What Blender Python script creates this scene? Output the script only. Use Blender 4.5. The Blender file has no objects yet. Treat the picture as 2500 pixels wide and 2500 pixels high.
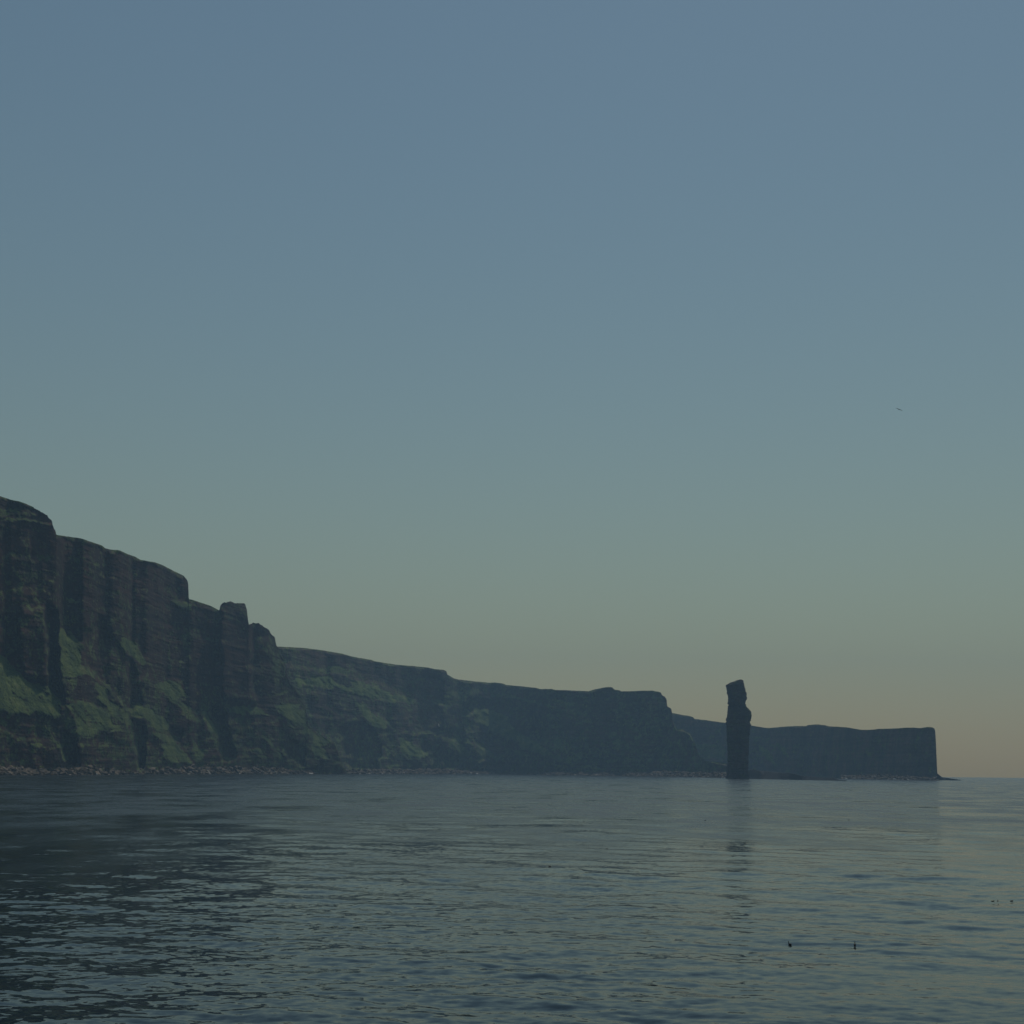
import bpy, math
import numpy as np

# ------------------------------------------------------------------ scene
S = bpy.context.scene
COL = S.collection
rng = np.random.default_rng(11)

F_PX = 3434.0                       # focal length in units of the 2500 px wide frame
CAM_H = 9.0                         # eye height above the sea, metres
PITCH = math.atan((1880.7 - 1250.0) / F_PX)
ROLL = 0.0100
SEA_R = 5730.0                      # the visible horizon for that eye height (9 m)

Fv = np.array([0.0, math.cos(PITCH), math.sin(PITCH)])
R0 = np.array([1.0, 0.0, 0.0])
U0 = np.cross(R0, Fv)
Rv = math.cos(ROLL) * R0 + math.sin(ROLL) * U0
Uv = -math.sin(ROLL) * R0 + math.cos(ROLL) * U0

SUN_AZ = math.radians(16.0)         # to the right of the viewing direction (+Y)
SUN_EL = math.radians(56.0)

def bearing(x, y):
    """unit plan direction and tangent of elevation seen at a frame position"""
    x = np.asarray(x, float); y = np.asarray(y, float)
    a = (x - 1250.0) / F_PX; b = -(y - 1250.0) / F_PX
    d = Fv + a[..., None] * Rv + b[..., None] * Uv
    h = np.hypot(d[..., 0], d[..., 1])
    return d[..., 0] / h, d[..., 1] / h, d[..., 2] / h

def place(x, y, D):
    bx, by, t = bearing(x, y)
    return np.stack([bx * D, by * D, CAM_H + D * t], -1)

def on_sea(x, y):
    bx, by, t = bearing(np.array(float(x)), np.array(float(y)))
    D = CAM_H / -float(t)
    return (float(bx) * D, float(by) * D, 0.0), D

# ------------------------------------------------------------------ noise
def _hash(ix, iy, seed):
    h = (ix.astype(np.int64) * 374761393 + iy.astype(np.int64) * 668265263 + seed * 974634541) & 0xFFFFFFFF
    h = ((h ^ (h >> 13)) * 1274126177) & 0xFFFFFFFF
    h = ((h ^ (h >> 16)) * 2246822519) & 0xFFFFFFFF
    return ((h ^ (h >> 15)) & 0xFFFFFF) / float(0xFFFFFF)

def vnoise(x, y, seed=0):
    x, y = np.broadcast_arrays(np.asarray(x, float), np.asarray(y, float))
    x0 = np.floor(x); y0 = np.floor(y)
    fx = x - x0; fy = y - y0
    fx = fx * fx * fx * (fx * (fx * 6 - 15) + 10); fy = fy * fy * fy * (fy * (fy * 6 - 15) + 10)
    a = _hash(x0, y0, seed); b = _hash(x0 + 1, y0, seed)
    c = _hash(x0, y0 + 1, seed); d = _hash(x0 + 1, y0 + 1, seed)
    return (a * (1 - fx) + b * fx) * (1 - fy) + (c * (1 - fx) + d * fx) * fy * 1.0

def fbm(x, y, seed=0, octv=4, gain=0.5):
    s = 0.0; a = 1.0; n = 0.0
    for k in range(octv):
        s = s + a * (vnoise(x * 2 ** k + 17.3 * k, y * 2 ** k - 9.1 * k, seed + k) - 0.5)
        n += a; a *= gain
    return s / n * 2.0                # about -1..1

def ridged(x, y, seed=0, octv=3):
    s = 0.0; a = 1.0; n = 0.0
    for k in range(octv):
        s = s + a * (1 - 2 * np.abs(vnoise(x * 2 ** k + 5.7 * k, y * 2 ** k + 3.3 * k, seed + k) - 0.5))
        n += a; a *= 0.5
    return s / n                      # 0..1, crests at 1

def blur(a, s, axis):
    if s <= 0: return a
    r = int(math.ceil(3 * s)); k = np.exp(-0.5 * (np.arange(-r, r + 1) / s) ** 2); k /= k.sum()
    pad = [(0, 0)] * a.ndim; pad[axis] = (r, r)
    p = np.pad(a, pad, mode='edge'); out = np.zeros_like(a)
    n = a.shape[axis]
    for i, w in enumerate(k):
        sl = [slice(None)] * a.ndim; sl[axis] = slice(i, i + n)
        out += w * p[tuple(sl)]
    return out

def inpoly(px, py, poly):
    ins = np.zeros(px.shape, bool); n = len(poly); j = n - 1
    for i in range(n):
        xi, yi = poly[i]; xj, yj = poly[j]
        if yi != yj:
            c = ((yi > py) != (yj > py)) & (px < (xj - xi) * (py - yi) / (yj - yi) + xi)
            ins ^= c
        j = i
    return ins

def sample(M, gx, gy, x0, y0):
    """bilinear read of a 1-unit map whose [0,0] is at (x0,y0)"""
    u = np.clip(gx - x0, 0, M.shape[1] - 1.001); v = np.clip(gy - y0, 0, M.shape[0] - 1.001)
    i = u.astype(int); j = v.astype(int); fu = u - i; fv = v - j
    return (M[j, i] * (1 - fu) + M[j, i + 1] * fu) * (1 - fv) + (M[j + 1, i] * (1 - fu) + M[j + 1, i + 1] * fu) * fv

# ------------------------------------------------------------------ mesh helpers
def mesh_from(name, verts, faces, mat, smooth=True, attrs=None, parent=None):
    me = bpy.data.meshes.new(name)
    verts = np.ascontiguousarray(verts, np.float32).reshape(-1, 3)
    faces = np.ascontiguousarray(faces, np.int32)
    k = faces.shape[1]
    me.vertices.add(len(verts)); me.vertices.foreach_set('co', verts.ravel())
    me.loops.add(faces.size); me.loops.foreach_set('vertex_index', faces.ravel())
    me.polygons.add(len(faces))
    me.polygons.foreach_set('loop_start', np.arange(0, faces.size, k, dtype=np.int32))
    me.polygons.foreach_set('use_smooth', np.full(len(faces), smooth, bool))
    for an, av in (attrs or {}).items():
        at = me.attributes.new(an, 'FLOAT', 'POINT')
        at.data.foreach_set('value', np.ascontiguousarray(av, np.float32).ravel())
    me.update(calc_edges=True); me.validate()
    if mat: me.materials.append(mat)
    o = bpy.data.objects.new(name, me); COL.objects.link(o)
    if parent: o.parent = parent
    return o

def grid_faces(nr, nc, wrap=False):
    r = np.arange(nr - 1)[:, None]; c = np.arange(nc if wrap else nc - 1)[None, :]
    c2 = (c + 1) % nc
    a = r * nc + c; b = r * nc + c2; d = (r + 1) * nc + c2; e = (r + 1) * nc + c
    return np.stack([a, b, d, e], -1).reshape(-1, 4)

def tag(o, label=None, cat=None, group=None, kind=None):
    if label: o['label'] = label
    if cat: o['category'] = cat
    if group: o['group'] = group
    if kind: o['kind'] = kind
    return o

# ------------------------------------------------------------------ materials
class NT:
    def __init__(s, mat): s.t = mat.node_tree; s.n = s.t.nodes; s.l = s.t.links
    def add(s, typ, **kw):
        nd = s.n.new(typ)
        for k, v in kw.items():
            if k.startswith('i_'):
                key = k[2:]; key = int(key) if key.isdigit() else key.replace('_', ' ')
                nd.inputs[key].default_value = v
            else: setattr(nd, k, v)
        return nd
    def link(s, a, b): s.l.new(a, b)

def new_mat(name):
    m = bpy.data.materials.new(name); m.use_nodes = True
    t = NT(m); t.n.clear()
    out = t.add('ShaderNodeOutputMaterial'); p = t.add('ShaderNodeBsdfPrincipled')
    t.link(p.outputs[0], out.inputs['Surface'])
    return m, t, p

def mixc(t, fac, a, b, blend='MIX'):
    nd = t.add('ShaderNodeMix', data_type='RGBA', blend_type=blend)
    for idx, v in ((0, fac), (6, a), (7, b)):
        if hasattr(v, 'links') or hasattr(v, 'is_linked'): t.link(v, nd.inputs[idx])
        else: nd.inputs[idx].default_value = v if idx == 0 else (*v, 1.0)
    return nd.outputs[2]

def ramp(t, src, stops):
    r = t.add('ShaderNodeValToRGB'); e = r.color_ramp.elements
    while len(e) < len(stops): e.new(0.5)
    for k, (p, c) in enumerate(stops):
        e[k].position = p; e[k].color = (*c, 1.0) if len(c) == 3 else c
    t.link(src, r.inputs[0]); return r.outputs[0]

def cliff_material(name, sc, rg=1.0, gg=1.0, tint=(1.0, 1.0, 1.0)):
    m, t, p = new_mat(name)
    geo = t.add('ShaderNodeTexCoord')
    def mapped(sx, sy, sz):
        mp = t.add('ShaderNodeMapping'); mp.inputs['Scale'].default_value = (sx, sy, sz)
        t.link(geo.outputs['Object'], mp.inputs['Vector']); return mp.outputs[0]
    def noise(vec, scale, det=4, rough=0.6):
        n = t.add('ShaderNodeTexNoise', i_Scale=scale, i_Detail=det, i_Roughness=rough)
        t.link(vec, n.inputs['Vector']); return n.outputs['Fac']
    iso = mapped(1, 1, 1)
    # bedded sandstone: thin horizontal beds, warped a little
    beds = noise(mapped(0.012, 0.012, 1.0), 0.16 * sc, 5, 0.7)
    blot = noise(iso, 0.018 * sc, 4, 0.55)
    fine = noise(iso, 0.22 * sc, 5, 0.65)
    streak = noise(mapped(1, 1, 0.07), 0.10 * sc, 4, 0.6)
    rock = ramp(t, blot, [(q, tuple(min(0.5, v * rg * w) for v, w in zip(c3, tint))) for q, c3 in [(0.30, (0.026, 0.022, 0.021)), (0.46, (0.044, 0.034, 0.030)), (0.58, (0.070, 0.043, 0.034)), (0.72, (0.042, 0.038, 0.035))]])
    bedc = ramp(t, beds, [(0.35, (0.45, 0.45, 0.47)), (0.5, (0.95, 0.92, 0.9)), (0.62, (1.35, 1.2, 1.1))])
    rock = mixc(t, 0.55, rock, bedc, 'MULTIPLY')
    stc = ramp(t, streak, [(0.36, (0.5, 0.5, 0.52)), (0.52, (1, 1, 1)), (0.68, (1.5, 1.4, 1.25))])
    rock = mixc(t, 0.35, rock, stc, 'MULTIPLY')
    fnc = ramp(t, fine, [(0.32, (0.55, 0.55, 0.56)), (0.5, (1, 1, 1)), (0.7, (1.5, 1.45, 1.4))])
    rock = mixc(t, 0.7, rock, fnc, 'MULTIPLY')
    # thin turf and lichen
    gn = noise(iso, 0.05 * sc, 5, 0.62)
    grass = ramp(t, gn, [(q, tuple(v * gg for v in c3)) for q, c3 in [(0.30, (0.026, 0.040, 0.014)), (0.45, (0.050, 0.074, 0.020)), (0.58, (0.082, 0.106, 0.026)), (0.72, (0.115, 0.112, 0.040))]])
    gf = noise(iso, 0.45 * sc, 4, 0.7)
    gfc = ramp(t, gf, [(0.34, (0.3, 0.34, 0.3)), (0.5, (1, 1, 1)), (0.66, (1.7, 1.6, 1.4))])
    grass = mixc(t, 0.8, grass, gfc, 'MULTIPLY')
    heath = mixc(t, 0.8, ramp(t, gn, [(0.35, (0.055, 0.035, 0.025)), (0.6, (0.10, 0.062, 0.040)), (0.75, (0.13, 0.105, 0.075))]), gfc, 'MULTIPLY')
    ag = t.add('ShaderNodeAttribute', attribute_name='grass'); ah = t.add('ShaderNodeAttribute', attribute_name='heath')
    # ragged edges of the turf
    mul = t.add('ShaderNodeMath', operation='MULTIPLY_ADD'); t.link(fine, mul.inputs[0]); mul.inputs[1].default_value = 2.2; mul.inputs[2].default_value = -1.1
    addn = t.add('ShaderNodeMath', operation='ADD'); t.link(ag.outputs['Fac'], addn.inputs[0]); t.link(mul.outputs[0], addn.inputs[1])
    mul2 = t.add('ShaderNodeMath', operation='MULTIPLY_ADD'); t.link(noise(mapped(1, 1, 1.6), 0.075 * sc, 5, 0.68), mul2.inputs[0]); mul2.inputs[1].default_value = 2.6; mul2.inputs[2].default_value = -1.3
    addm = t.add('ShaderNodeMath', operation='ADD'); t.link(addn.outputs[0], addm.inputs[0]); t.link(mul2.outputs[0], addm.inputs[1]); addn = addm
    gm = t.add('ShaderNodeMapRange', i_From_Min=0.22, i_From_Max=0.66); t.link(addn.outputs[0], gm.inputs['Value'])
    addh = t.add('ShaderNodeMath', operation='ADD'); t.link(ah.outputs['Fac'], addh.inputs[0]); t.link(mul.outputs[0], addh.inputs[1])
    hm = t.add('ShaderNodeMapRange', i_From_Min=0.35, i_From_Max=0.75); t.link(addh.outputs[0], hm.inputs['Value'])
    colr = mixc(t, hm.outputs[0], rock, heath)
    colr = mixc(t, gm.outputs[0], colr, grass)
    t.link(colr, p.inputs['Base Color'])
    p.inputs['Roughness'].default_value = 0.95; p.inputs['Specular IOR Level'].default_value = 0.12
    b = t.add('ShaderNodeBump', i_Strength=0.7, i_Distance=2.2)
    hsum = t.add('ShaderNodeMath', operation='ADD'); t.link(fine, hsum.inputs[0]); t.link(beds, hsum.inputs[1])
    t.link(hsum.outputs[0], b.inputs['Height']); t.link(b.outputs[0], p.inputs['Normal'])
    return m

MAT_CLIFF = cliff_material('bedded_sandstone_and_turf', 1.0, 0.46, 1.25, (1.75, 0.98, 0.70))
MAT_MID = cliff_material('haze_lightened_sandstone_and_turf', 0.9, 1.4, 1.75, (1.05, 1.0, 0.95))  # rock colour lightened to stand in for haze over the middle distance
MAT_FAR = cliff_material('haze_blued_sandstone_and_turf', 0.8, 2.6, 1.8, (0.88, 1.0, 1.08))  # distance haze painted into the rock: colour raised and shifted to blue
MAT_STACK = cliff_material('stack_sandstone', 1.6, 1.2)

def ledge_material():
    m, t, p = new_mat('wet_dark_rock')
    tc = t.add('ShaderNodeTexCoord'); n = t.add('ShaderNodeTexNoise', i_Scale=0.3, i_Detail=5)
    t.link(tc.outputs['Object'], n.inputs['Vector'])
    t.link(ramp(t, n.outputs['Fac'], [(0.3, (0.02, 0.02, 0.02)), (0.6, (0.055, 0.048, 0.042)), (0.8, (0.09, 0.07, 0.05))]), p.inputs['Base Color'])
    p.inputs['Roughness'].default_value = 0.7
    b = t.add('ShaderNodeBump', i_Strength=0.8, i_Distance=1.0); t.link(n.outputs['Fac'], b.inputs['Height']); t.link(b.outputs[0], p.inputs['Normal'])
    return m
MAT_LEDGE = ledge_material()

def boulder_material():
    m, t, p = new_mat('beach_boulders')
    a = t.add('ShaderNodeAttribute', attribute_name='tone')
    tc = t.add('ShaderNodeTexCoord'); n = t.add('ShaderNodeTexNoise', i_Scale=0.9, i_Detail=4)
    t.link(tc.outputs['Object'], n.inputs['Vector'])
    c = ramp(t, a.outputs['Fac'], [(0.0, (0.045, 0.034, 0.022)), (0.35, (0.105, 0.070, 0.036)), (0.7, (0.155, 0.103, 0.052)), (0.92, (0.20, 0.14, 0.078)), (1.0, (0.62, 0.58, 0.52))])
    v = ramp(t, n.outputs['Fac'], [(0.3, (0.6, 0.6, 0.6)), (0.7, (1.3, 1.3, 1.25))])
    t.link(mixc(t, 0.8, c, v, 'MULTIPLY'), p.inputs['Base Color']); p.inputs['Roughness'].default_value = 0.85
    return m
MAT_BOULDER = boulder_material()

def water_material():
    m, t, p = new_mat('sea_water')
    p.inputs['Base Color'].default_value = (0.004, 0.012, 0.016, 1)
    p.inputs['IOR'].default_value = 1.333
    tc = t.add('ShaderNodeTexCoord'); geo = t.add('ShaderNodeNewGeometry')
    def nz(sx, sy, rot, scale, det, rough=0.5, out='Color'):
        mp = t.add('ShaderNodeMapping'); mp.inputs['Scale'].default_value = (sx, sy, 1); mp.inputs['Rotation'].default_value = (0, 0, rot)
        t.link(tc.outputs['Object'], mp.inputs['Vector'])
        n = t.add('ShaderNodeTexNoise', noise_dimensions='2D', i_Scale=scale, i_Detail=det, i_Roughness=rough); t.link(mp.outputs[0], n.inputs['Vector']); return n.outputs[out]
    def vm(op, a, b):
        n = t.add('ShaderNodeVectorMath', operation=op)
        for k, v in enumerate((a, b)):
            if isinstance(v, tuple): n.inputs[k].default_value = v
            else: t.link(v, n.inputs[k])
        return n.outputs[0]
    def scaled(a, f):
        n = t.add('ShaderNodeVectorMath', operation='SCALE'); t.link(a, n.inputs[0])
        if isinstance(f, float): n.inputs['Scale'].default_value = f
        else: t.link(f, n.inputs['Scale'])
        return n.outputs[0]
    # slopes of the ripples (small waves the mesh is too coarse for), in wind-ruffled and slick patches
    r1 = scaled(vm('SUBTRACT', nz(0.85, 1.35, 0.2, 1.7, 3), (0.5, 0.5, 0.5)), SLOPE1)
    r2 = scaled(vm('SUBTRACT', nz(0.7, 1.2, -0.25, 0.22, 3), (0.5, 0.5, 0.5)), SLOPE2)
    patch = nz(1.0, 1.0, 0.1, 0.011, 3, 0.5, 'Fac')
    pr = t.add('ShaderNodeMapRange', i_From_Min=0.36, i_From_Max=0.64, i_To_Min=0.65, i_To_Max=1.25); t.link(patch, pr.inputs['Value'])
    sep = t.add('ShaderNodeSeparateXYZ'); t.link(tc.outputs['Object'], sep.inputs[0])
    # calm in the foreground, ruffled by the breeze further out, in streaks and cat's paws
    off = t.add('ShaderNodeMapRange', i_From_Min=55.0, i_From_Max=300.0, i_To_Min=0.04, i_To_Max=0.24); t.link(sep.outputs['Y'], off.inputs['Value'])
    paws = nz(1.0, 0.6, 0.15, 0.045, 6, 0.7, 'Fac')
    pw = t.add('ShaderNodeMapRange', i_From_Min=0.34, i_From_Max=0.66, i_To_Min=0.4, i_To_Max=1.55); t.link(paws, pw.inputs['Value'])
    ro = t.add('ShaderNodeMath', operation='MULTIPLY'); t.link(off.outputs[0], ro.inputs[0]); t.link(pw.outputs[0], ro.inputs[1])
    t.link(ro.outputs[0], p.inputs['Roughness'])
    r3f = t.add('ShaderNodeMapRange', i_From_Min=80.0, i_From_Max=260.0, i_To_Min=0.02, i_To_Max=0.17); t.link(sep.outputs['Y'], r3f.inputs['Value'])
    r3 = scaled(vm('SUBTRACT', nz(0.6, 1.0, 0.12, 0.085, 4, 0.6), (0.5, 0.5, 0.5)), r3f.outputs[0])
    sl = scaled(vm('ADD', vm('ADD', r1, r2), r3), pr.outputs[0])
    sl = vm('MULTIPLY', sl, (1.0, 1.0, 0.0))
    nn = t.add('ShaderNodeVectorMath', operation='NORMALIZE'); t.link(vm('ADD', geo.outputs['Normal'], sl), nn.inputs[0])
    t.link(nn.outputs[0], p.inputs['Normal'])
    return m
SLOPE1, SLOPE2 = 0.20, 0.10
MAT_SEA = water_material()

# ------------------------------------------------------------------ land
def table(pts):
    p = np.array(pts, float)
    return lambda x: np.interp(x, p[:, 0], p[:, 1])

def build_land(name, x0, x1, ytop_pts, d_pts, mat, step=1.25, rows=420, soft=(), heath=(), recess=(), proud=(),
               cot_rock=(0.30, 0.14), cot_grass=1.05, relief=1.0, crag=(), crest=6.0, seed=1, ylow=1900, moss=0.25, back=1.0, green=0.9, moss_top=None):
    top = table(ytop_pts); dfoot = table(d_pts)
    ymin = int(min(p[1] for p in ytop_pts)) - 12
    X0 = int(x0) - 4; X1 = int(x1) + 5
    gx, gy = np.meshgrid(np.arange(X0, X1, dtype=float), np.arange(ymin, ylow + 12, dtype=float))
    wx = gx + 13 * fbm(gx / 34, gy / 30, seed + 50, 5, 0.62); wy = gy + 11 * fbm(gx / 34, gy / 30, seed + 60, 5, 0.62)
    G = np.zeros(gx.shape); H = np.zeros(gx.shape); RC = np.zeros(gx.shape)
    for item in soft:
        poly, w = (item if isinstance(item[1], float) else (item, 1.0))
        G = np.maximum(G, w * inpoly(wx, wy, poly))
    for poly in heath: H = np.maximum(H, 1.0 * inpoly(wx, wy, poly))
    for poly, d in recess: RC = np.where(inpoly(wx, wy, poly), d, RC)
    for poly, d in proud: RC = np.where(inpoly(wx, wy, poly), -d, RC)
    G = blur(blur(G, 1.6, 0), 1.6, 1); H = blur(blur(H, 2.5, 0), 2.5, 1); RC = blur(blur(RC, 4.0, 0), 2.6, 1)
    # turf along the crest of the cliff
    tp = top(gx); below = gy - tp
    cr = np.clip(1 - below / (crest * (1 + 0.8 * fbm(gx / 30, gx * 0, seed + 5, 3)).clip(0.3, 3)), 0, 1) * (below > -30)
    for (a, b) in crag: cr = np.where((gx >= a) & (gx <= b), 0, cr)
    G = np.maximum(G, np.clip(cr * 0.75, 0, 1)); H = np.maximum(H, np.clip(cr * 1.5, 0, 0.9))
    hgt = np.clip((ylow - gy) / max(ylow - ymin, 1), 0, 1)
    cot = cot_rock[0] * (1 - hgt) + cot_rock[1] * hgt
    cot = cot * (1 + 0.8 * fbm(gx / 22, gy / 26, seed + 3, 3)).clip(0.1, 3)
    S_ = np.clip(G + 0.6 * H, 0, 1)
    cot = cot * (1 - S_) + cot_grass * (1 + 0.35 * fbm(gx / 18, gy / 18, seed + 9, 3)) * S_
    _, _, tanE = bearing(gx, gy)
    Dm = np.zeros(gx.shape); n = gx.shape[0]
    Dc = dfoot(gx[0]); zc = CAM_H + Dc * tanE[n - 1]
    Dm[n - 1] = Dc
    for j in range(n - 2, -1, -1):
        c = np.minimum(cot[j], 0.9 / np.maximum(tanE[j], 0.02))
        Dn = (Dc + c * (CAM_H - zc)) / (1 - c * tanE[j]); Dn = np.maximum(Dn, Dc - 2)
        zc = CAM_H + Dn * tanE[j]; Dc = Dn; Dm[j] = Dn
    Dm = blur(Dm, 4.0, 1) - 7.0 * relief * blur(blur(G, 5.0, 1), 4.0, 0) * np.clip(1.3 - hgt, 0, 1)
    zz = CAM_H + Dm * tanE; uu = gx * Dm.mean() / F_PX
    rk = 1 - 0.75 * S_
    wob = 14 * fbm(uu / 90, zz / 60, seed + 20, 3)
    tb = zz / 40 + 0.7 * fbm(uu / 110, zz / 90, seed + 27, 4); fb = tb - np.floor(tb); fs = np.clip((fb - 0.72) / 0.28, 0, 1)
    bench = (fs * fs * (3 - 2 * fs) - fb) * 7.0 * (0.6 + 0.7 * fbm(uu / 70, zz / 60, seed + 28, 2))
    rel = bench * rk + (8 * (0.62 - ridged((uu + 1.6 * wob + 0.12 * zz) / 75, zz / 300 + 3, seed + 21, 2))
           + 16 * (0.6 - ridged((uu + 0.55 * zz + wob) / 120, zz / 230 + 7, seed + 23, 3)) * np.clip(1.35 - 1.3 * hgt, 0.15, 1)
           + 9 * (0.6 - ridged((uu + wob * 0.7) / 24, zz / 160, seed + 25, 3))) * rk
    rel += (5.0 * fbm(uu / 16, zz / 14, seed + 30, 5, 0.62) + 1.6 * fbm(uu / 30, zz / 3.6, seed + 35, 3)) * rk
    rel += (13.0 * fbm((uu + 0.5 * zz) / 30, zz / 45, seed + 40, 6, 0.62)) * S_
    rel += 10 * fbm(uu / 45, zz / 55, seed + 42, 4) * np.clip(1.2 - hgt * 1.6, 0, 1)      # broken ground low down
    Dm = Dm + relief * rel + RC
    zz2 = CAM_H + Dm * tanE
    cotf = -np.gradient(Dm, axis=0) / np.maximum(-np.gradient(zz2, axis=0), 0.02)
    cotf = blur(blur(cotf, 1.2, 0), 1.2, 1)
    ledge = np.clip((cotf - 0.55) / 0.7, 0, 1) * (0.55 + 0.6 * fbm(uu / 20, zz / 20, seed + 44, 3)).clip(0, 1)
    steep = np.clip((0.42 - cotf) / 0.4, 0, 1)
    G = np.clip(G * (1 - 0.75 * steep * (1 - np.clip(cr * 3, 0, 1))), 0, 1)
    G = np.maximum(G, ledge * green * (below > 0) * (1.05 - 0.75 * hgt))
    mo = moss if moss_top is None else moss * (1 - hgt) + moss_top * hgt
    mossy = np.clip(mo + 0.55 * fbm(uu / 35, zz / 50, seed + 45, 4) + 0.35 * fbm(uu / 8, zz / 5, seed + 47, 3), 0, 0.75) * (below > 0)
    G = np.maximum(G, mossy * 0.62)
    # vertices: one profile after another along the coast, foot to crest, then over the back
    xs = np.arange(x0, x1 + 0.01, step); nc = len(xs)
    yt = top(xs)
    rough = 0.35 * fbm(xs / 6, xs * 0, seed + 70, 3)
    for (a, b) in crag: rough = np.where((xs >= a) & (xs <= b), 1.5 * fbm(xs / 4, xs * 0, seed + 71, 3), rough)
    yt = yt + rough
    tt = np.linspace(0, 1, rows)[:, None]
    _, _, te = bearing(xs, np.full(nc, 1890.0))
    yf = 1880.7 + (xs - 1250) * ROLL + F_PX * (CAM_H + 3.0) / dfoot(xs)
    yt = np.minimum(yt, yf - 1.0)
    Y = yf[None, :] + (yt - yf)[None, :] * tt; X = np.broadcast_to(xs[None, :], Y.shape)
    D = sample(Dm, X, Y, X0, ymin)
    P = place(X, Y, D)
    g = sample(G, X, Y, X0, ymin); hh = sample(H, X, Y, X0, ymin)
    bx, by, tt_ = bearing(xs, yt)
    Dt = D[-1]; zt = P[-1, :, 2]
    extra = []
    for dd, f in ((4, 0.4), (14, 2.0), (45, 8.0), (110, 22.0), (200, None), (204, None)):
        dd = dd * back
        Dk = blur(Dt, 3.0, 0) * 0.5 + Dt * 0.5 + dd
        if f is None: zk = np.maximum(zt * 0.55, -3.0) if dd < 203 * back else np.full(nc, -3.5)
        else: zk = np.maximum(CAM_H + Dk * tt_ - f - 0.01 * dd, -3.2)
        extra.append(np.stack([bx * Dk, by * Dk, zk], -1))
    P = np.concatenate([P, np.array(extra)], 0)
    g = np.concatenate([g, np.full((len(extra), nc), 0.35)], 0); hh = np.concatenate([hh, np.full((len(extra), nc), 0.9)], 0)
    o = mesh_from(name, P, grid_faces(P.shape[0], nc), mat, True, {'grass': g, 'heath': hh})
    return o

# near cliffs on the left
TOP1 = [(-700, 1010), (-300, 1120), (-120, 1175), (0, 1211), (28.7, 1220.6), (48, 1224), (63, 1229.8), (82, 1238), (84, 1241.3), (95.7, 1247), (115, 1257.4),
        (118.7, 1265.6), (126.4, 1269.5), (128, 1280), (132, 1291.5), (135.6, 1295), (136.4, 1304), (140, 1306), (164.7, 1309.7), (197, 1314),
        (220, 1322), (249, 1331.7), (256.6, 1338.4), (272, 1342), (291, 1343), (310, 1351.8), (329, 1358.5), (343.5, 1366.9), (378.7, 1372.9),
        (397, 1379.7), (428.4, 1396), (449, 1405.6), (456, 1413.9), (459.2, 1420), (460.2, 1434), (461, 1462.5), (472, 1465), (515, 1479.5), (535, 1490),
        (536.2, 1488), (538, 1478), (544, 1471), (556.7, 1470), (560.5, 1467.7), (567, 1470.4), (578.5, 1473), (581.6, 1472), (598, 1474),
        (600, 1481), (603, 1489), (604.8, 1508), (607.5, 1525.7), (610.6, 1524), (614.7, 1522.5), (617.8, 1519), (624, 1521), (631, 1521),
        (638.5, 1526.7), (652, 1534), (658, 1539), (659.5, 1546), (670.6, 1554.6), (671.8, 1560), (673.7, 1572), (676.8, 1577.4),
        (690, 1603), (702, 1645), (708, 1665), (722, 1682), (735, 1700), (742, 1715), (746, 1730), (752, 1767), (765, 1779), (790, 1800),
        (818, 1812), (824, 1825), (830, 1845), (838, 1870), (850, 1888)]
D1 = [(-700, 1120), (-300, 1250), (0, 1415), (200, 1535), (460, 1905), (600, 2080), (700, 2200), (850, 2400)]
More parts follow.
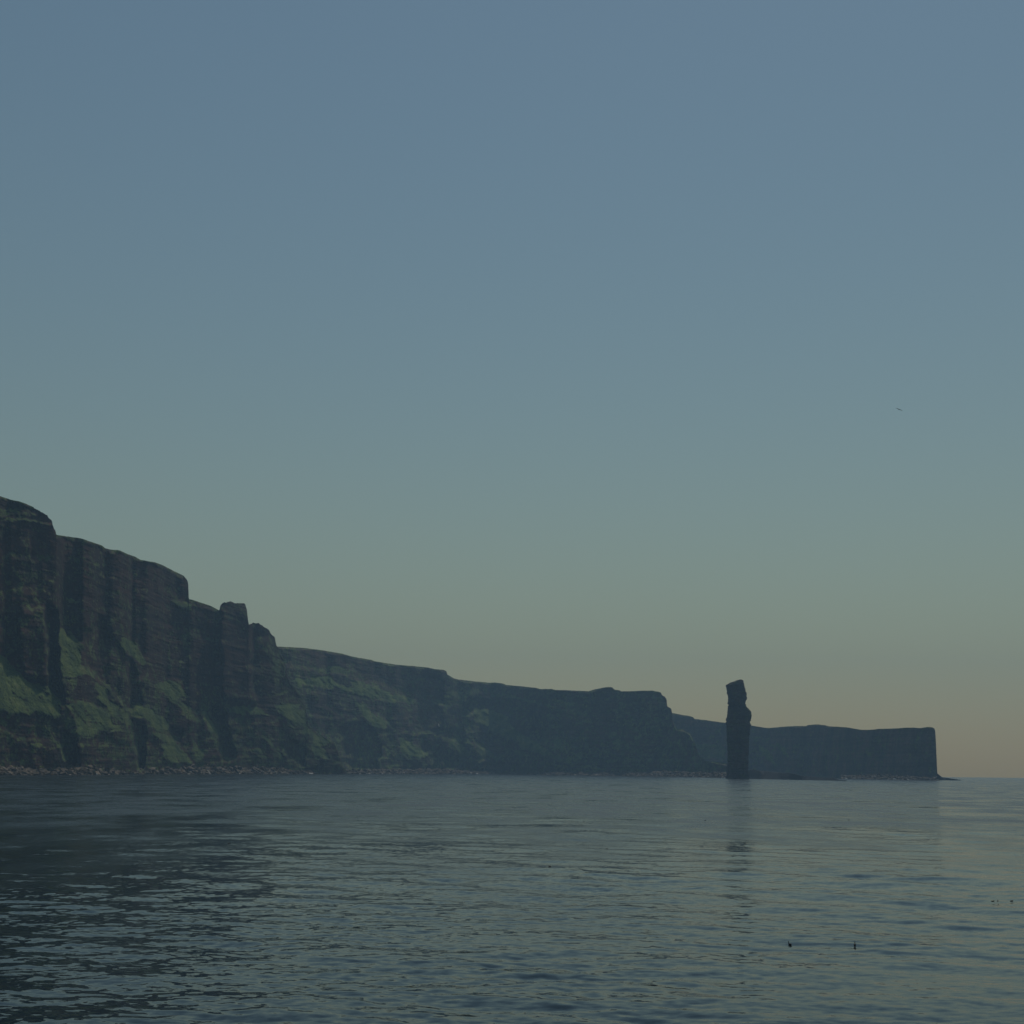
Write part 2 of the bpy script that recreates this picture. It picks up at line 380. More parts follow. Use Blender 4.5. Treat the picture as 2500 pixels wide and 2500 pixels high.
SOFT1 = [
    [(-150, 1480), (0, 1591), (35, 1630), (68, 1663), (83, 1665), (116, 1672), (132, 1690), (149, 1719), (153, 1748), (134, 1761), (112, 1744), (41, 1742), (0, 1744), (-150, 1760)],
    [(145, 1531), (165, 1552), (182, 1558), (199, 1578), (207, 1628), (230, 1649), (230, 1654), (186, 1651), (149, 1649), (145, 1624), (143, 1562)],
    ([(149, 1653), (186, 1655), (190, 1703), (161, 1709)], 0.55),
    [(161, 1717), (186, 1716), (238, 1724), (254, 1738), (290, 1775), (292, 1783), (248, 1788), (217, 1806), (197, 1806), (186, 1769), (172, 1744)],
    ([(232, 1663), (248, 1674), (279, 1715), (296, 1721), (319, 1738), (321, 1790), (325, 1839), (314, 1798), (306, 1775), (269, 1748), (254, 1723), (240, 1699)], 0.8),
    ([(300, 1560), (329, 1562), (337, 1587), (358, 1616), (356, 1628), (331, 1616), (316, 1591), (300, 1576)], 0.85),
    [(339, 1723), (376, 1730), (403, 1754), (414, 1769), (407, 1788), (378, 1783), (354, 1754), (320, 1748), (323, 1734)],
    ([(372, 1786), (407, 1792), (432, 1817), (461, 1848), (480, 1862), (424, 1866), (403, 1852), (383, 1810), (358, 1779)], 0.9),
    ([(368, 1672), (416, 1657), (453, 1682), (463, 1701), (445, 1707), (470, 1732), (492, 1763), (476, 1761), (449, 1744), (443, 1728), (416, 1711), (403, 1692)], 0.85),
    ([(482, 1705), (507, 1721), (511, 1744), (534, 1790), (530, 1825), (507, 1804), (499, 1759)], 0.8),
    ([(465, 1812), (486, 1825), (503, 1848), (499, 1860), (478, 1852)], 0.9),
    ([(534, 1715), (559, 1730), (575, 1719), (631, 1723), (660, 1744), (631, 1742), (590, 1748), (565, 1740)], 0.85),
    [(600, 1823), (625, 1825), (650, 1848), (656, 1862), (635, 1848)],
    ([(642, 1562), (675, 1592), (690, 1614), (701, 1644), (705, 1659), (672, 1670), (664, 1642), (664, 1596)], 0.65),
    [(672, 1719), (728, 1720), (737, 1735), (746, 1754), (752, 1775), (724, 1778), (679, 1737)],
    ([(672, 1684), (722, 1686), (722, 1691), (672, 1690)], 0.8),
    ([(679, 1760), (724, 1782), (755, 1780), (783, 1801), (819, 1812), (791, 1823), (808, 1853), (774, 1857), (754, 1825), (761, 1806)], 0.9),
    [(633, 1795), (653, 1804), (672, 1825), (698, 1847), (688, 1853), (664, 1829)],
    ([(0, 1262), (60, 1267), (130, 1280), (131, 1286), (90, 1280), (40, 1272), (0, 1270)], 0.9),
    ([(415, 1468), (465, 1476), (464, 1487), (430, 1484)], 0.9),
    ([(60, 1478), (112, 1485), (112, 1492), (55, 1490)], 0.6),
    ([(225, 1378), (262, 1382), (262, 1388), (225, 1386)], 0.6),
    ([(0, 1240), (60, 1244), (100, 1258), (60, 1262), (0, 1256)], 0.5),
]
REC1 = [([(112, 1480), (140, 1490), (140, 1640), (160, 1700), (155, 1722), (130, 1690), (118, 1660)], 32),
        ([(205, 1560), (240, 1500), (300, 1580), (330, 1640), (345, 1722), (318, 1735), (240, 1660), (215, 1630)], 15),
        ([(322, 1760), (352, 1770), (350, 1880), (330, 1880)], 30),
        ([(412, 1775), (448, 1785), (440, 1815), (422, 1802)], 22),
        ([(512, 1720), (552, 1745), (572, 1850), (540, 1855), (536, 1790)], 30),
        ([(155, 1785), (190, 1812), (193, 1880), (155, 1880)], 22),
        ([(700, 1800), (745, 1830), (740, 1870), (700, 1850)], 18)]
PRO1 = [([(50, 1490), (112, 1490), (116, 1668), (62, 1652), (45, 1560)], 16),
        ([(536, 1462), (606, 1462), (622, 1715), (545, 1708)], 20)]
near_cliff = build_land('near_cliff', -700, 850, TOP1, D1, MAT_CLIFF, step=1.3, rows=520, soft=SOFT1, recess=REC1, proud=PRO1,
                        crag=[(84, 137), (449, 462), (536, 678)], crest=9, seed=3, moss=0.56, moss_top=-0.25)
tag(near_cliff, 'tall near cliff on the left with grassy ramps and a square rock tower on its shoulder', 'cliff', kind='structure')

TOP2 = [(540, 1570), (600, 1574), (650, 1577), (680, 1578.5), (690, 1579), (743, 1581.7), (792.5, 1588.5), (836, 1596), (860, 1602.8), (878.6, 1606.5), (897, 1609.3),
        (906.6, 1611), (914, 1614), (934.5, 1617.7), (966, 1622.4), (1009, 1626), (1046, 1630), (1061, 1633.5), (1082.7, 1635.4), (1090, 1639), (1092, 1646.6),
        (1108, 1656), (1119, 1658.7), (1158, 1663.4), (1193.5, 1666.7), (1210, 1666.3), (1229, 1669), (1236, 1672), (1272, 1675.4), (1309, 1679.5), (1320, 1682.5),
        (1346, 1682), (1357.5, 1684.7), (1383.6, 1685), (1400, 1686), (1437.6, 1687.5), (1449, 1683.8), (1477, 1678), (1488, 1677), (1494.5, 1678), (1500.7, 1683.5),
        (1512, 1685), (1517, 1688), (1539, 1687.6), (1570, 1686), (1593, 1686), (1614.6, 1690.7), (1615.2, 1697), (1622.9, 1700), (1627.4, 1707), (1628, 1722),
        (1629, 1724), (1639.4, 1731), (1640.5, 1740.4), (1642.5, 1760), (1652, 1778), (1668, 1782), (1684, 1791), (1697, 1815), (1706, 1842), (1722, 1857), (1760, 1862), (1790, 1866), (1815, 1892)]
D2 = [(540, 2300), (700, 2420), (850, 2700), (1000, 3000), (1200, 3330), (1350, 3080), (1500, 3030), (1620, 2960), (1700, 2820), (1815, 2450)]
SOFT2 = [
    [(752, 1652), (802, 1650), (821, 1670), (914, 1694), (920, 1707), (877, 1698), (830, 1681), (728, 1674), (715, 1663)],
    ([(760, 1630), (830, 1628), (860, 1640), (850, 1650), (780, 1645)], 0.6),
    ([(850, 1662), (905, 1672), (960, 1694), (1015, 1712), (1000, 1722), (940, 1712), (880, 1695)], 0.75),
    [(871, 1715), (897, 1721), (938, 1758), (942, 1777), (916, 1779), (888, 1745)],
    ([(912, 1728), (944, 1754), (972, 1790), (950, 1775)], 0.8),
    [(972, 1792), (998, 1805), (1042, 1844), (1037, 1853), (994, 1853), (979, 1820)],
    ([(929, 1816), (953, 1833), (940, 1840)], 0.8),
    ([(1082, 1797), (1104, 1814), (1121, 1795), (1128, 1823), (1134, 1870), (1126, 1851), (1102, 1827)], 0.85),
    ([(1090, 1690), (1140, 1680), (1170, 1690), (1120, 1715), (1075, 1735)], 0.55),
    [(1158, 1734), (1184, 1730), (1234, 1746), (1260, 1776), (1290, 1802), (1337, 1828), (1359, 1847), (1378, 1867), (1346, 1850), (1318, 1841), (1305, 1839), (1272, 1826), (1253, 1808), (1225, 1804), (1188, 1780), (1160, 1760)],
    [(1160, 1800), (1178, 1826), (1206, 1843), (1234, 1862), (1231, 1867), (1197, 1850), (1160, 1858)],
    ([(1342, 1798), (1363, 1804), (1383, 1834), (1374, 1839), (1355, 1826)], 0.9),
    ([(1197, 1690), (1244, 1694), (1262, 1705), (1355, 1720), (1365, 1729), (1318, 1720), (1244, 1711), (1197, 1707)], 0.8),
    ([(1100, 1665), (1190, 1675), (1200, 1690), (1130, 1680)], 0.5),
    ([(1475, 1765), (1512, 1795), (1520, 1830), (1495, 1822), (1478, 1790)], 0.6),
    ([(1562, 1834), (1580, 1835), (1600, 1860), (1585, 1860)], 0.6),
    ([(1640, 1800), (1660, 1815), (1682, 1845), (1670, 1848), (1648, 1825)], 0.6),
    ([(1130, 1750), (1150, 1760), (1160, 1790), (1140, 1790)], 0.7),
]
HEATH2 = [[(850, 1640), (905, 1655), (960, 1670), (1010, 1692), (1045, 1712), (1072, 1731), (1072, 1765), (1040, 1790), (1000, 1770), (960, 1715), (900, 1695), (860, 1690)],
          [(1300, 1710), (1400, 1715), (1440, 1750), (1430, 1775), (1380, 1740)]]
REC2 = [([(830, 1780), (890, 1760), (925, 1790), (925, 1880), (850, 1880)], 26), ([(1030, 1640), (1085, 1660), (1085, 1715), (1050, 1720), (1010, 1690)], 25),
        ([(1085, 1830), (1120, 1850), (1125, 1880), (1080, 1880)], 20), ([(1290, 1740), (1340, 1760), (1350, 1820), (1300, 1800)], 22),
        ([(1140, 1700), (1280, 1720), (1290, 1760), (1240, 1745), (1180, 1725), (1130, 1750)], 18)]
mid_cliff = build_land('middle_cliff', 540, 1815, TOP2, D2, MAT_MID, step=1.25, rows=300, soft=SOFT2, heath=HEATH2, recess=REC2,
                       cot_rock=(0.45, 0.28), crag=[(1612, 1642)], crest=5, seed=103, moss=0.64, moss_top=0.28, relief=1.1, back=1.6)
tag(mid_cliff, 'lower green and brown cliff in the middle sloping down to an overhanging nose', 'cliff', kind='structure')

TOP3 = [(1560, 1728), (1600, 1734), (1640.5, 1740.4), (1667, 1745.6), (1684, 1748), (1692, 1750.8), (1695, 1755), (1725, 1758), (1736, 1760), (1773, 1765), (1834, 1771),
        (1856, 1774.8), (1873.6, 1777.4), (1886.7, 1776.5), (1918.5, 1773.6), (1940, 1772.6), (1969, 1772.6), (1971.5, 1770.4), (1985, 1769.3), (1998, 1768), (2005.5, 1769.7),
        (2014, 1770), (2023, 1773), (2044.6, 1774), (2069, 1776), (2089, 1779.4), (2102, 1781.7), (2118, 1782), (2129.6, 1781.3), (2147, 1779.4), (2161, 1779), (2187.5, 1778.4),
        (2212, 1776.5), (2229.6, 1776.2), (2247, 1777.7), (2263, 1774.8), (2274.5, 1775), (2280.3, 1778), (2282.8, 1781), (2284.3, 1798), (2285.8, 1830), (2286.6, 1876),
        (2287.5, 1886), (2292, 1892), (2299, 1897), (2306.4, 1899.4), (2312, 1898.7), (2321, 1901), (2331, 1902.8), (2345, 1904.0)]
D3 = [(1560, 3500), (1700, 3350), (1850, 3250), (2000, 3000), (2100, 2700), (2250, 2480), (2345, 2440)]
SOFT3 = [
    ([(1698, 1816), (1730, 1812), (1773, 1826), (1773, 1857), (1709, 1855)], 0.7),
    [(1849, 1818), (1857, 1824), (1878, 1841), (1892, 1856), (1907, 1875), (1892, 1864), (1863, 1847), (1852, 1833)],
    ([(1889, 1804), (1910, 1818), (1924, 1838), (1930, 1856), (1922, 1848), (1895, 1821)], 0.8),
    ([(1935, 1824), (1952, 1832), (1950, 1835)], 0.7),
    ([(1830, 1790), (1880, 1800), (1900, 1830), (1850, 1815)], 0.4),
]
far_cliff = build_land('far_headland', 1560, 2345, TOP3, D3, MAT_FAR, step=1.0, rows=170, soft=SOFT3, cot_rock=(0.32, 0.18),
                       crag=[(2280, 2345)], crest=3, seed=203, moss=0.15, relief=0.5, ylow=1908, back=1.6)
tag(far_cliff, 'far flat topped headland on the right ending in a sheer drop to the sea', 'cliff', kind='structure')

# ------------------------------------------------------------------ sea stack
SL = [(1807, 1659), (1797, 1661.7), (1796, 1663), (1782.3, 1666.8), (1770.7, 1674), (1772.9, 1677.7), (1774.3, 1683.5), (1774.8, 1693.6), (1776.8, 1698), (1777, 1702), (1778.2, 1705),
      (1776.6, 1709), (1778.2, 1712.5), (1776.4, 1718), (1779, 1722.6), (1776.4, 1724.8), (1778.2, 1727), (1776.5, 1730), (1775.8, 1741.5), (1774.3, 1751.6), (1771.9, 1756),
      (1773, 1761.7), (1771.9, 1764.6), (1773.6, 1770), (1773.6, 1785), (1774.3, 1806.7), (1776, 1821), (1776.3, 1843), (1776, 1864.6), (1775, 1886), (1772, 1898), (1769, 1906)]
SR = [(1807.5, 1659), (1812.8, 1660), (1815, 1662.5), (1817, 1673), (1820, 1685), (1822.6, 1693.6), (1823, 1701), (1824.2, 1704.5), (1822, 1709.6), (1820, 1711.7), (1819.6, 1718), (1821.6, 1722),
      (1821, 1724), (1825.8, 1728.4), (1831.6, 1734), (1834.8, 1740), (1835, 1747), (1833.8, 1753), (1833.8, 1759.6), (1830, 1761), (1832.3, 1766), (1833.8, 1771), (1831, 1777.7),
      (1830, 1792), (1828.5, 1814), (1828, 1835.6), (1827.5, 1857), (1827, 1879), (1829, 1895), (1833, 1906)]
D_ST = 2165.0
def build_stack():
    ys = np.concatenate([np.arange(1659.1, 1675, 0.35), np.arange(1675, 1904.5, 0.7)])[::-1]
    l = np.array(SL); r = np.array(SR)
    xl = np.interp(ys, l[:, 1], l[:, 0]); xr = np.interp(ys, r[:, 1], r[:, 0])
    jag = 1.3 * fbm(ys / 2.0, ys * 0, 5, 3); jag2 = 1.3 * fbm(ys / 2.0, ys * 0 + 7, 6, 3)
    xl = xl + jag; xr = np.maximum(xr + jag2, xl + 0.4)
    A = place(xl, ys, D_ST); B = place(xr, ys, D_ST)
    cx = (A[:, 0] + B[:, 0]) / 2; cy = (A[:, 1] + B[:, 1]) / 2; cz = (A[:, 2] + B[:, 2]) / 2
    hw = np.hypot(B[:, 0] - A[:, 0], B[:, 1] - A[:, 1]) / 2
    ax = np.array([B[80, 0] - A[80, 0], B[80, 1] - A[80, 1]]); ax /= np.linalg.norm(ax); ay = np.array([-ax[1], ax[0]])
    na = 120; th = np.linspace(0, 2 * np.pi, na, endpoint=False)
    c, s = np.cos(th), np.sin(th)
    k = 1.0 / (np.abs(c) ** 3.6 + np.abs(s) ** 3.6) ** (1 / 3.6)          # squarish plan, like the bedded column it is
    ux, uy = (c * k)[None, :], (s * k)[None, :]
    half = hw[:, None]; dep = np.minimum(15.0, 4 + hw * 0.95)[:, None]
    Z = np.broadcast_to(cz[:, None], (len(ys), na))
    T = np.broadcast_to(th[None, :], Z.shape)
    rough = 2.2 * fbm(T * 3.0, Z / 10, 41, 4) + 1.2 * fbm(T * 1.2 + 4, Z / 2.2, 43, 3) + 3.0 * (ridged(T * 1.9, Z / 60 + 2, 45, 2) - 0.6)
    lx = ux * half * (1 + 0 * rough) + 0.25 * rough * ux * (1 - np.abs(ux)); ly = uy * (dep + rough)
    P = np.stack([cx[:, None] + ax[0] * lx + ay[0] * ly, cy[:, None] + ax[1] * lx + ay[1] * ly, Z], -1)
    topc = P[-1].mean(0); P = np.concatenate([P, np.broadcast_to(topc, (1, na, 3))], 0)
    zz = P[:, :, 2]
    g = np.clip((zz - 146) / 5, 0, 0.6) + np.clip(0.15 + 0.5 * fbm(np.concatenate([T, T[-1:]]) * 2, zz / 18, 47, 4), 0, 0.42)
    return mesh_from('sea_stack', P, grid_faces(P.shape[0], na, True), MAT_STACK, True, {'grass': g, 'heath': g * 0})
stack = build_stack()
tag(stack, 'tall isolated sandstone sea stack rising from the water in front of the far headland', 'sea stack')

# low reef running out from the foot of the stack
TOPL = [(1818, 1896), (1824, 1884), (1832, 1878.6), (1844, 1879), (1849, 1881.5), (1878, 1883), (1910, 1886.6), (1925, 1887), (1940, 1889.5), (1958, 1894), (1972, 1896), (2008, 1898.7), (2037, 1899.6), (2052, 1903), (2069, 1905.4)]
DL = [(1818, 2185), (1850, 2150), (1950, 2010), (2069, 1830)]
reef = build_land('rock_ledge', 1818, 2069, TOPL, DL, MAT_LEDGE, step=0.8, rows=40, cot_rock=(1.2, 1.2), crest=0.01, seed=303, relief=0.12, ylow=1908, moss=0.0, back=0.25,
                  crag=[(1818, 2069)])
tag(reef, 'long low dark rock ledge running right from the foot of the sea stack', 'rock ledge')

# ------------------------------------------------------------------ boulder beach
ICO_V = None
def ico():
    t = (1 + 5 ** 0.5) / 2
    v = np.array([(-1, t, 0), (1, t, 0), (-1, -t, 0), (1, -t, 0), (0, -1, t), (0, 1, t), (0, -1, -t), (0, 1, -t), (t, 0, -1), (t, 0, 1), (-t, 0, -1), (-t, 0, 1)], float)
    v /= np.linalg.norm(v[0])
    f = np.array([(0, 11, 5), (0, 5, 1), (0, 1, 7), (0, 7, 10), (0, 10, 11), (1, 5, 9), (5, 11, 4), (11, 10, 2), (10, 7, 6), (7, 1, 8), (3, 9, 4), (3, 4, 2), (3, 2, 6), (3, 6, 8), (3, 8, 9), (4, 9, 5), (2, 4, 11), (6, 2, 10), (8, 6, 7), (9, 8, 1)])
    return v, f

def beach(name, x0, x1, d_front, width, height, n, size, seed, tone_shift=0.0):
    """apron of shingle with boulders lying on it; width and height (m) vary along the shore"""
    r = np.random.default_rng(seed)
    df = table(d_front); wf = table(width); hf = table(height)
    xs = np.arange(x0, x1 + 0.1, 2.5); nt = 12; tt = np.linspace(0, 1, nt)
    _, _, _ = bearing(xs, np.full(len(xs), 1890.0))
    bx, by, _ = bearing(xs, np.full(len(xs), 1890.0))
    wob = 6 * fbm(xs / 30, xs * 0, seed, 3) + 3 * fbm(xs / 8, xs * 0, seed + 1, 2)
    V = []
    def ground(x, t):
        return -1.0 + (hf(x) + 1.0) * t ** 0.8 * (1 + 0.35 * fbm(x / 12, t * 3, seed + 2, 3))
    for t in tt:
        Dk = df(xs) + wob + wf(xs) * t
        V.append(np.stack([bx * Dk, by * Dk, ground(xs, np.full(len(xs), t))], -1))
    V = np.array(V); f0 = grid_faces(nt, len(xs))
    f0 = np.concatenate([f0[:, [0, 1, 2]], f0[:, [0, 2, 3]]])
    tone0 = np.full(V.shape[:2], 0.38 + tone_shift) + 0.25 * fbm(np.broadcast_to(xs / 6, V.shape[:2]), np.broadcast_to(tt[:, None] * 4, V.shape[:2]), seed + 4, 3)
    iv, fi = ico()
    X = r.uniform(x0, x1, n); T = r.beta(1.0, 1.3, n) * 0.95 + 0.02
    sz = size[0] * (size[1] / size[0]) ** (r.random(n) ** 2.8)
    bX, bY, _ = bearing(X, np.full(n, 1890.0))
    Dk = df(X) + np.interp(X, xs, wob) + wf(X) * T
    Z = ground(X, T) + sz * 0.15
    C = np.stack([bX * Dk, bY * Dk, Z], -1)
    sc = sz[:, None] * r.uniform(0.55, 1.35, (n, 3)) * np.array([1.25, 1.0, 0.62])
    vv = iv[None] * r.uniform(0.72, 1.2, (n, 12, 1)) * sc[:, None, :]
    a = r.uniform(0, 6.28, n); ca, sa = np.cos(a)[:, None], np.sin(a)[:, None]
    tl = r.normal(0, 0.28, n)[:, None]
    x_, y_, z_ = vv[..., 0] * ca - vv[..., 1] * sa, vv[..., 0] * sa + vv[..., 1] * ca, vv[..., 2] + tl * vv[..., 0]
    P = np.stack([x_, y_, z_], -1) + C[:, None, :]
    F = (fi[None] + (np.arange(n) * 12)[:, None, None]).reshape(-1, 3) + V.shape[0] * V.shape[1]
    tone = np.clip(tone_shift + r.normal(0.38, 0.15, n) + 0.25 * fbm(X / 25, T * 2, seed + 8, 3), 0.0, 0.9)
    wash = (T < 0.22) & (r.random(n) < 0.09); tone[wash] = r.uniform(0.94, 1.0, wash.sum())
    allv = np.concatenate([V.reshape(-1, 3), P.reshape(-1, 3)])
    allt = np.concatenate([tone0.ravel(), np.repeat(tone, 12)])
    o = mesh_from(name, allv, np.concatenate([f0, F]), MAT_BOULDER, False, {'tone': allt})
    return o
b1 = beach('boulder_beach', -700, 860, [(-700, 1085), (-300, 1215), (0, 1390), (100, 1455), (200, 1520), (350, 1760), (460, 1890), (700, 2180), (860, 2430)],
           [(-700, 40), (0, 34), (100, 48), (220, 46), (300, 40), (460, 42), (700, 40), (860, 44)],
           [(-700, 6), (0, 6.2), (80, 7.0), (110, 10), (220, 9.5), (300, 9), (460, 10.5), (650, 12.5), (730, 8), (860, 7)], 9000, (0.6, 5.2), 71)
tag(b1, 'brown boulder beach along the foot of the near cliff', 'beach', kind='stuff')
b2 = beach('boulder_beach', 860, 1800, [(860, 2430), (1000, 2850), (1200, 3270), (1350, 3010), (1500, 2960), (1620, 2840), (1700, 2560), (1800, 2260)],
           [(860, 44), (1000, 60), (1120, 50), (1200, 40), (1350, 55), (1620, 60), (1800, 50)],
           [(860, 7), (1000, 9), (1070, 11), (1150, 6), (1200, 4), (1350, 5), (1500, 8), (1650, 9), (1780, 8), (1800, 6)], 6000, (0.8, 4.0), 81, -0.10)
tag(b2, 'tan boulder beach below the middle cliff as far as the sea stack', 'beach', kind='stuff')
b3 = beach('boulder_beach', 2052, 2292, [(2052, 2560), (2130, 2480), (2250, 2330), (2292, 2300)],
           [(2052, 40), (2250, 60), (2292, 50)], [(2052, 6), (2130, 8), (2250, 5), (2292, 4)], 1300, (0.8, 3.6), 91, -0.24)
tag(b3, 'narrow boulder beach under the sheer end of the far headland', 'beach', kind='stuff')

# ------------------------------------------------------------------ sea
def build_sea():
    px = 1.0 / 1406.0
    dep = [math.atan2(CAM_H, 0.6)]
    th_far = CAM_H / SEA_R
    D = [0.6]
    while D[-1] < 42: D.append(D[-1] * 1.18)
    D[-1] = 42.0
    th = CAM_H / 42.0
    while th > th_far + 0.45 * px:
        th -= 0.42 * px; D.append(CAM_H / th)
    D.append(SEA_R); D = np.array(D)
    fine = np.arange(-0.40, 0.4001, 0.00056)
    rest = np.linspace(0.4001, 2 * np.pi - 0.4001, 90)
    az = np.concatenate([fine, rest]); nc = len(az)
    X = np.sin(az)[None, :] * D[:, None]; Y = np.cos(az)[None, :] * D[:, None]
    dD = np.gradient(D)
    dl = np.maximum(dD, D * 0.00056)
    Z = np.zeros(X.shape)
    r = np.random.default_rng(5)
    nw = 110
    lam = np.exp(r.uniform(math.log(0.9), math.log(15), nw))
    main = math.radians(78)                       # swell and wind sea run towards and slightly across the view
    ang = main + r.normal(0, 0.75, nw)
    k = 2 * np.pi / lam
    slope = 0.0074 * np.where(lam < 5, 1.0, (5 / lam) ** 0.6)
    amp = slope / k; ph = r.uniform(0, 6.28, nw)
    # the low swell that runs diagonally in from the right
    lam[:7] = np.linspace(6.0, 11.5, 7); ang[:7] = math.radians(46) + r.normal(0, 0.12, 7); k = 2 * np.pi / lam
    amp[:7] = 0.0115 / k[:7]; amp[7:] = slope[7:] / k[7:]
    env = 0.55 + 0.9 * vnoise(X / 38, Y / 30, 77)
    env2 = 0.35 + 1.3 * vnoise(X / 16 + 31, Y / 13, 78)
    for i in range(nw):
        fade = np.clip((lam[i] / (2.2 * dl) - 1.0), 0, 1)[:, None]
        if fade.max() <= 0: continue
        rows = np.nonzero(fade[:, 0] > 0)[0]; a, b = rows[0], rows[-1] + 1
        q = k[i] * (math.cos(ang[i]) * X[a:b] + math.sin(ang[i]) * Y[a:b]) + ph[i]
        Z[a:b] += amp[i] * np.sin(q) * fade[a:b] * (env2 if lam[i] < 4 else env)[a:b]
    Z[D < 12] *= 0.3
    P = np.stack([X, Y, Z], -1).reshape(-1, 3)
    f = grid_faces(len(D), nc, True)[:, ::-1]
    o = mesh_from('sea', P, f, MAT_SEA, True)
    return o
sea = build_sea(); tag(sea, kind='structure')

# ------------------------------------------------------------------ birds
def plain(name, col, rough=0.7):
    m, t, p = new_mat(name)
    tc = t.add('ShaderNodeTexCoord'); n = t.add('ShaderNodeTexNoise', i_Scale=30.0, i_Detail=3); t.link(tc.outputs['Object'], n.inputs['Vector'])
    t.link(ramp(t, n.outputs['Fac'], [(0.3, tuple(c * 0.75 for c in col)), (0.7, col)]), p.inputs['Base Color']); p.inputs['Roughness'].default_value = rough
    return m
M_BLACK = plain('black_plumage', (0.02, 0.018, 0.016)); M_DARK = plain('sooty_wing', (0.035, 0.033, 0.032)); M_WHITE = plain('white_plumage', (0.85, 0.85, 0.84)); M_BILL = plain('horn_bill', (0.05, 0.04, 0.03), 0.4)
M_GREY = plain('grey_wing', (0.45, 0.47, 0.49))

def tube(path, radii, nseg=10, squash=1.0):
    """closed lofted body along a path in the x-z plane"""
    path = np.array(path, float); radii = np.array(radii, float); n = len(path)
    tn = np.gradient(path, axis=0); tn /= np.linalg.norm(tn, axis=1)[:, None]
    side = np.array([0, 1.0, 0]); up = np.cross(tn, side)
    th = np.linspace(0, 2 * np.pi, nseg, endpoint=False)
    V = path[:, None, :] + radii[:, None, None] * (np.cos(th)[None, :, None] * side * squash + np.sin(th)[None, :, None] * up[:, None, :])
    return V.reshape(-1, 3), grid_faces(n, nseg, True)

def floating_bird(neck):
    """body with tail and neck, head and bill in one continuous skin; faces +x; about 0.4 m long"""
    if neck == 'up':
        path = [(-.24, 0, .06), (-.20, 0, .065), (-.13, 0, .055), (-.04, 0, .05), (.06, 0, .055), (.11, 0, .085), (.125, 0, .14), (.125, 0, .20), (.135, 0, .245), (.165, 0, .262), (.20, 0, .262), (.25, 0, .255)]
        rad = [.006, .028, .062, .078, .070, .050, .034, .028, .030, .031, .014, .004]
    else:
        path = [(-.24, 0, .05), (-.20, 0, .055), (-.13, 0, .05), (-.04, 0, .048), (.06, 0, .05), (.12, 0, .075), (.145, 0, .115), (.165, 0, .14), (.195, 0, .148), (.225, 0, .146), (.26, 0, .14)]
        rad = [.006, .03, .066, .082, .072, .052, .040, .038, .034, .014, .004]
    return tube(path, rad)

def make_float(neck):
    v, f = floating_bird(neck)
    o = mesh_from('seabird', v, f, M_BLACK, True)
    wv, wf = tube([(-.22, .055, .085), (-.15, .062, .09), (-.05, .07, .085), (.05, .062, .075)], [.004, .018, .022, .006], 6, 0.4)
    mesh_from('wing', wv, wf, M_DARK, True, parent=o)
    wv2 = wv.copy(); wv2[:, 1] *= -1
    mesh_from('wing', wv2, wf[:, ::-1], M_DARK, True, parent=o)
    return o

def copy_tree(o):
    c = o.copy(); COL.objects.link(c)
    for ch in o.children:
        d = ch.copy(); COL.objects.link(d); d.parent = c
    return c

up0 = make_float('up'); low0 = make_float('low'); used = set()
def put_bird(proto, px, py, yaw, scale, label, sink=0.0):
    if proto.name in used: o = copy_tree(proto)
    else: o = proto; used.add(proto.name)
    (x, y, z), D = on_sea(px, py)
    o.location = (x, y, sea_z(x, y) - 0.01 + sink); o.rotation_euler = (0, 0, math.radians(yaw)); o.scale = (scale,) * 3
    tag(o, label, 'seabird', 'seabirds floating on the sea'); return o

from mathutils.bvhtree import BVHTree
def sea_z(x, y):
    hit, loc, *_ = sea.ray_cast((x, y, 5.0), (0, 0, -1))
    return loc.z if hit else 0.0
bpy.context.view_layer.update()

put_bird(up0, 1928, 2303, 118, 0.66, 'upright necked dark seabird, left one of the swimming pair low on the right')
put_bird(up0, 2087, 2309, 70, 0.66, 'upright necked dark seabird, right one of the swimming pair low on the right')
put_bird(low0, 2424, 2199, 0, 0.52, 'leftmost of three dark seabirds in a row by the right edge')
put_bird(low0, 2436, 2199, 60, 0.52, 'middle of three dark seabirds in a row by the right edge')
put_bird(low0, 2470, 2200, 5, 0.52, 'rightmost of three dark seabirds in a row by the right edge')
put_bird(low0, 1482, 2073, 170, 0.6, 'small dark seabird alone on the water left of the stack reflection')
put_bird(low0, 1342, 2116, 190, 0.6, 'small dark seabird alone in mid water, nearest below the middle cliff')
put_bird(up0, 577, 2074, 120, 0.75, 'upright dark seabird right of its partner on the left dark water')
put_bird(low0, 559, 2061, 20, 0.7, 'low sitting dark seabird beside an upright one on the left dark water')
put_bird(low0, 2072, 2002, 180, 0.85, 'distant dark seabird on pale water below the far headland')
put_bird(low0, 1722, 2003, 10, 0.85, 'distant dark seabird on the water just left of the stack reflection')

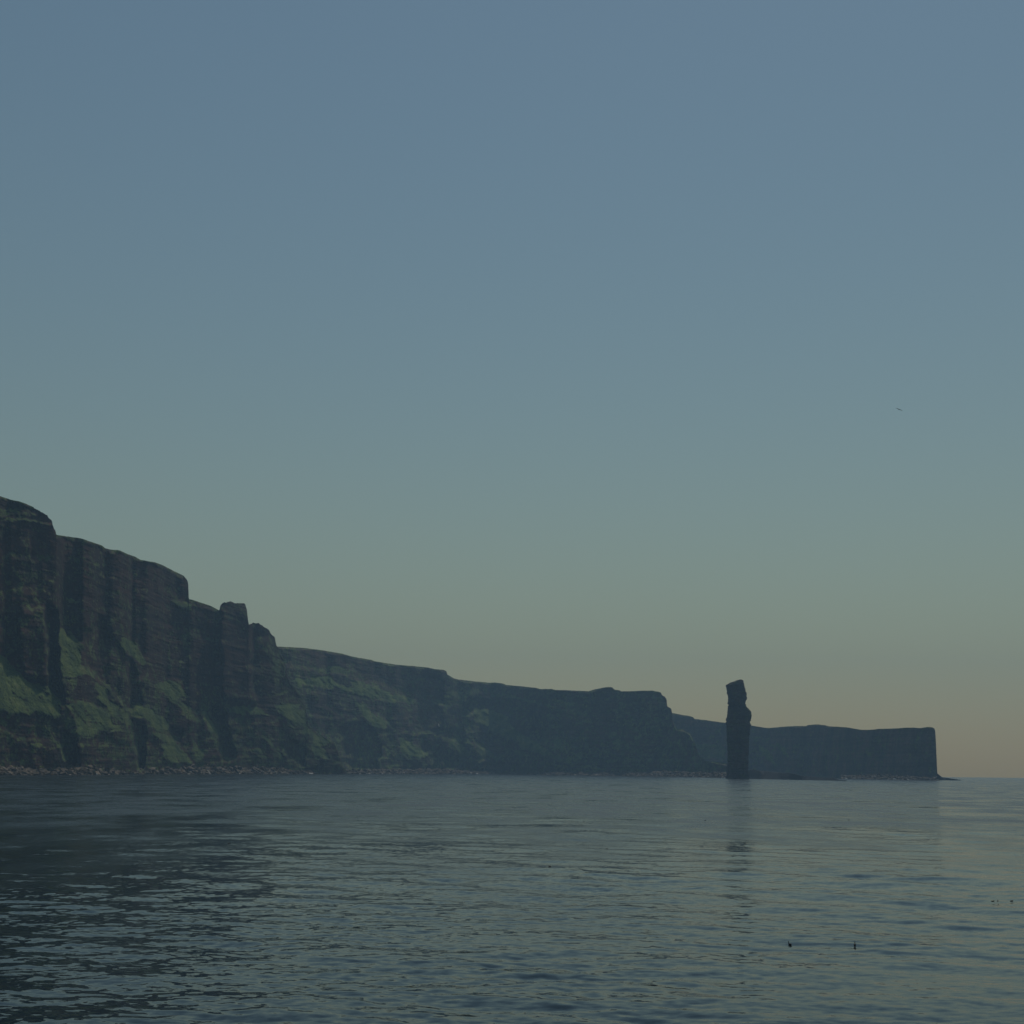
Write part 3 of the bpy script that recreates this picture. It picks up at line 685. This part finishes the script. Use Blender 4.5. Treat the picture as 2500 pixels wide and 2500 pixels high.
def flying_bird(name, px, py, D, yaw, bank, span, mb, mw, label, pose):
    P = place(np.array(float(px)), np.array(float(py)), D)
    s = span
    v, f = tube([(-.26, 0, 0), (-.20, 0, 0), (-.08, 0, 0), (.06, 0, 0), (.15, 0, .01), (.20, 0, .015), (.25, 0, .01)], np.array([.012, .03, .06, .058, .04, .032, .006]), 10)
    o = mesh_from(name, v * s, f, mb, True)
    for sg in (1, -1):
        up1, up2 = pose[0 if sg > 0 else 1]
        pts = [(.02, .03 * sg, .02), (.03, .22 * sg, .02 + up1), (-.02, .36 * sg, .02 + (up1 + up2) / 2), (-.11, .52 * sg, .02 + up2)]
        ch = [.11, .105, .08, .01]; V = []
        for (x, y, z), c in zip(pts, ch):
            V += [(x + c, y, z), (x, y, z + .012), (x - c, y, z), (x, y, z - .008)]
        wf = grid_faces(4, 4, True)
        mesh_from('wing', np.array(V) * s, wf if sg > 0 else wf[:, ::-1], mw, True, parent=o)
    o.location = P; o.rotation_euler = (bank, 0, math.radians(yaw))
    return tag(o, label, 'seabird')
flying_bird('flying_seabird', 2195, 1000, 260, 84, 0.42, 1.3, M_BLACK, M_BLACK, 'dark bird gliding alone in the sky at upper right', ((.05, -.03), (.06, -.07)))
flying_bird('flying_seabird', 1071, 1771, 330, 35, 1.05, 1.0, M_WHITE, M_WHITE, 'white bird flying in front of the middle cliff', ((.05, .02), (.03, .0)))

# ------------------------------------------------------------------ haze
def haze(x0, x1, y0, y1, z0, z1, dens, col, g):
    v = [(x, y, z) for z in (z0, z1) for y in (y0, y1) for x in (x0, x1)]
    f = [(0, 2, 3, 1), (4, 5, 7, 6), (0, 1, 5, 4), (2, 6, 7, 3), (0, 4, 6, 2), (1, 3, 7, 5)]
    m = bpy.data.materials.new('sea_haze'); m.use_nodes = True; t = NT(m); t.n.clear()
    out = t.add('ShaderNodeOutputMaterial'); pv = t.add('ShaderNodeVolumePrincipled')
    pv.inputs['Color'].default_value = (*col, 1); pv.inputs['Density'].default_value = dens; pv.inputs['Anisotropy'].default_value = g
    t.link(pv.outputs[0], out.inputs['Volume'])
    o = mesh_from('haze', v, np.array(f), m, False); tag(o, kind='stuff'); return o
haze(-5800, 5800, -5800, 5800, -5.0, 470.0, 1.3e-4, (0.49, 0.76, 1.0), 0.0)

# ------------------------------------------------------------------ light and camera
w = bpy.data.worlds.new('World'); S.world = w; w.use_nodes = True
nt = w.node_tree; bg = nt.nodes['Background']
sky = nt.nodes.new('ShaderNodeTexSky'); sky.sky_type = 'NISHITA'; sky.sun_disc = False
sky.sun_elevation = SUN_EL; sky.sun_rotation = SUN_AZ
sky.altitude = 0; sky.air_density = 2.0; sky.dust_density = 0.25; sky.ozone_density = 0.6
flt = nt.nodes.new('ShaderNodeMix'); flt.data_type = 'RGBA'; flt.blend_type = 'MULTIPLY'      # cool white balance of the sky light
flt.inputs[0].default_value = 1.0; flt.inputs[7].default_value = (0.845, 0.968, 1.005, 1.0)
nt.links.new(sky.outputs[0], flt.inputs[6]); nt.links.new(flt.outputs[2], bg.inputs['Color']); bg.inputs['Strength'].default_value = 0.10

L = bpy.data.lights.new('sun', 'SUN'); L.energy = 4.0; L.angle = math.radians(0.5); L.color = (1.0, 0.965, 0.91)
sun = bpy.data.objects.new('sun', L); COL.objects.link(sun)
from mathutils import Vector, Matrix
sd = Vector((math.sin(SUN_AZ) * math.cos(SUN_EL), math.cos(SUN_AZ) * math.cos(SUN_EL), math.sin(SUN_EL)))
sun.rotation_euler = sd.to_track_quat('Z', 'Y').to_euler()
sun.location = (0, 0, 300)

cam = bpy.data.cameras.new('camera'); co = bpy.data.objects.new('camera', cam); COL.objects.link(co)
cam.sensor_width = 36; cam.sensor_fit = 'HORIZONTAL'; cam.lens = 36 * F_PX / 2500.0
cam.clip_start = 0.1; cam.clip_end = 30000
M = Matrix(((Rv[0], Uv[0], -Fv[0], 0), (Rv[1], Uv[1], -Fv[1], 0), (Rv[2], Uv[2], -Fv[2], CAM_H), (0, 0, 0, 1)))
co.matrix_world = M
S.camera = co

S.render.engine = 'CYCLES'
S.view_settings.view_transform = 'Standard'; S.view_settings.look = 'None'; S.view_settings.gamma = 1.0
S.view_settings.exposure = -1.42
S.cycles.max_bounces = 6; S.cycles.diffuse_bounces = 2; S.cycles.glossy_bounces = 3; S.cycles.volume_bounces = 0
S.cycles.use_denoising = True
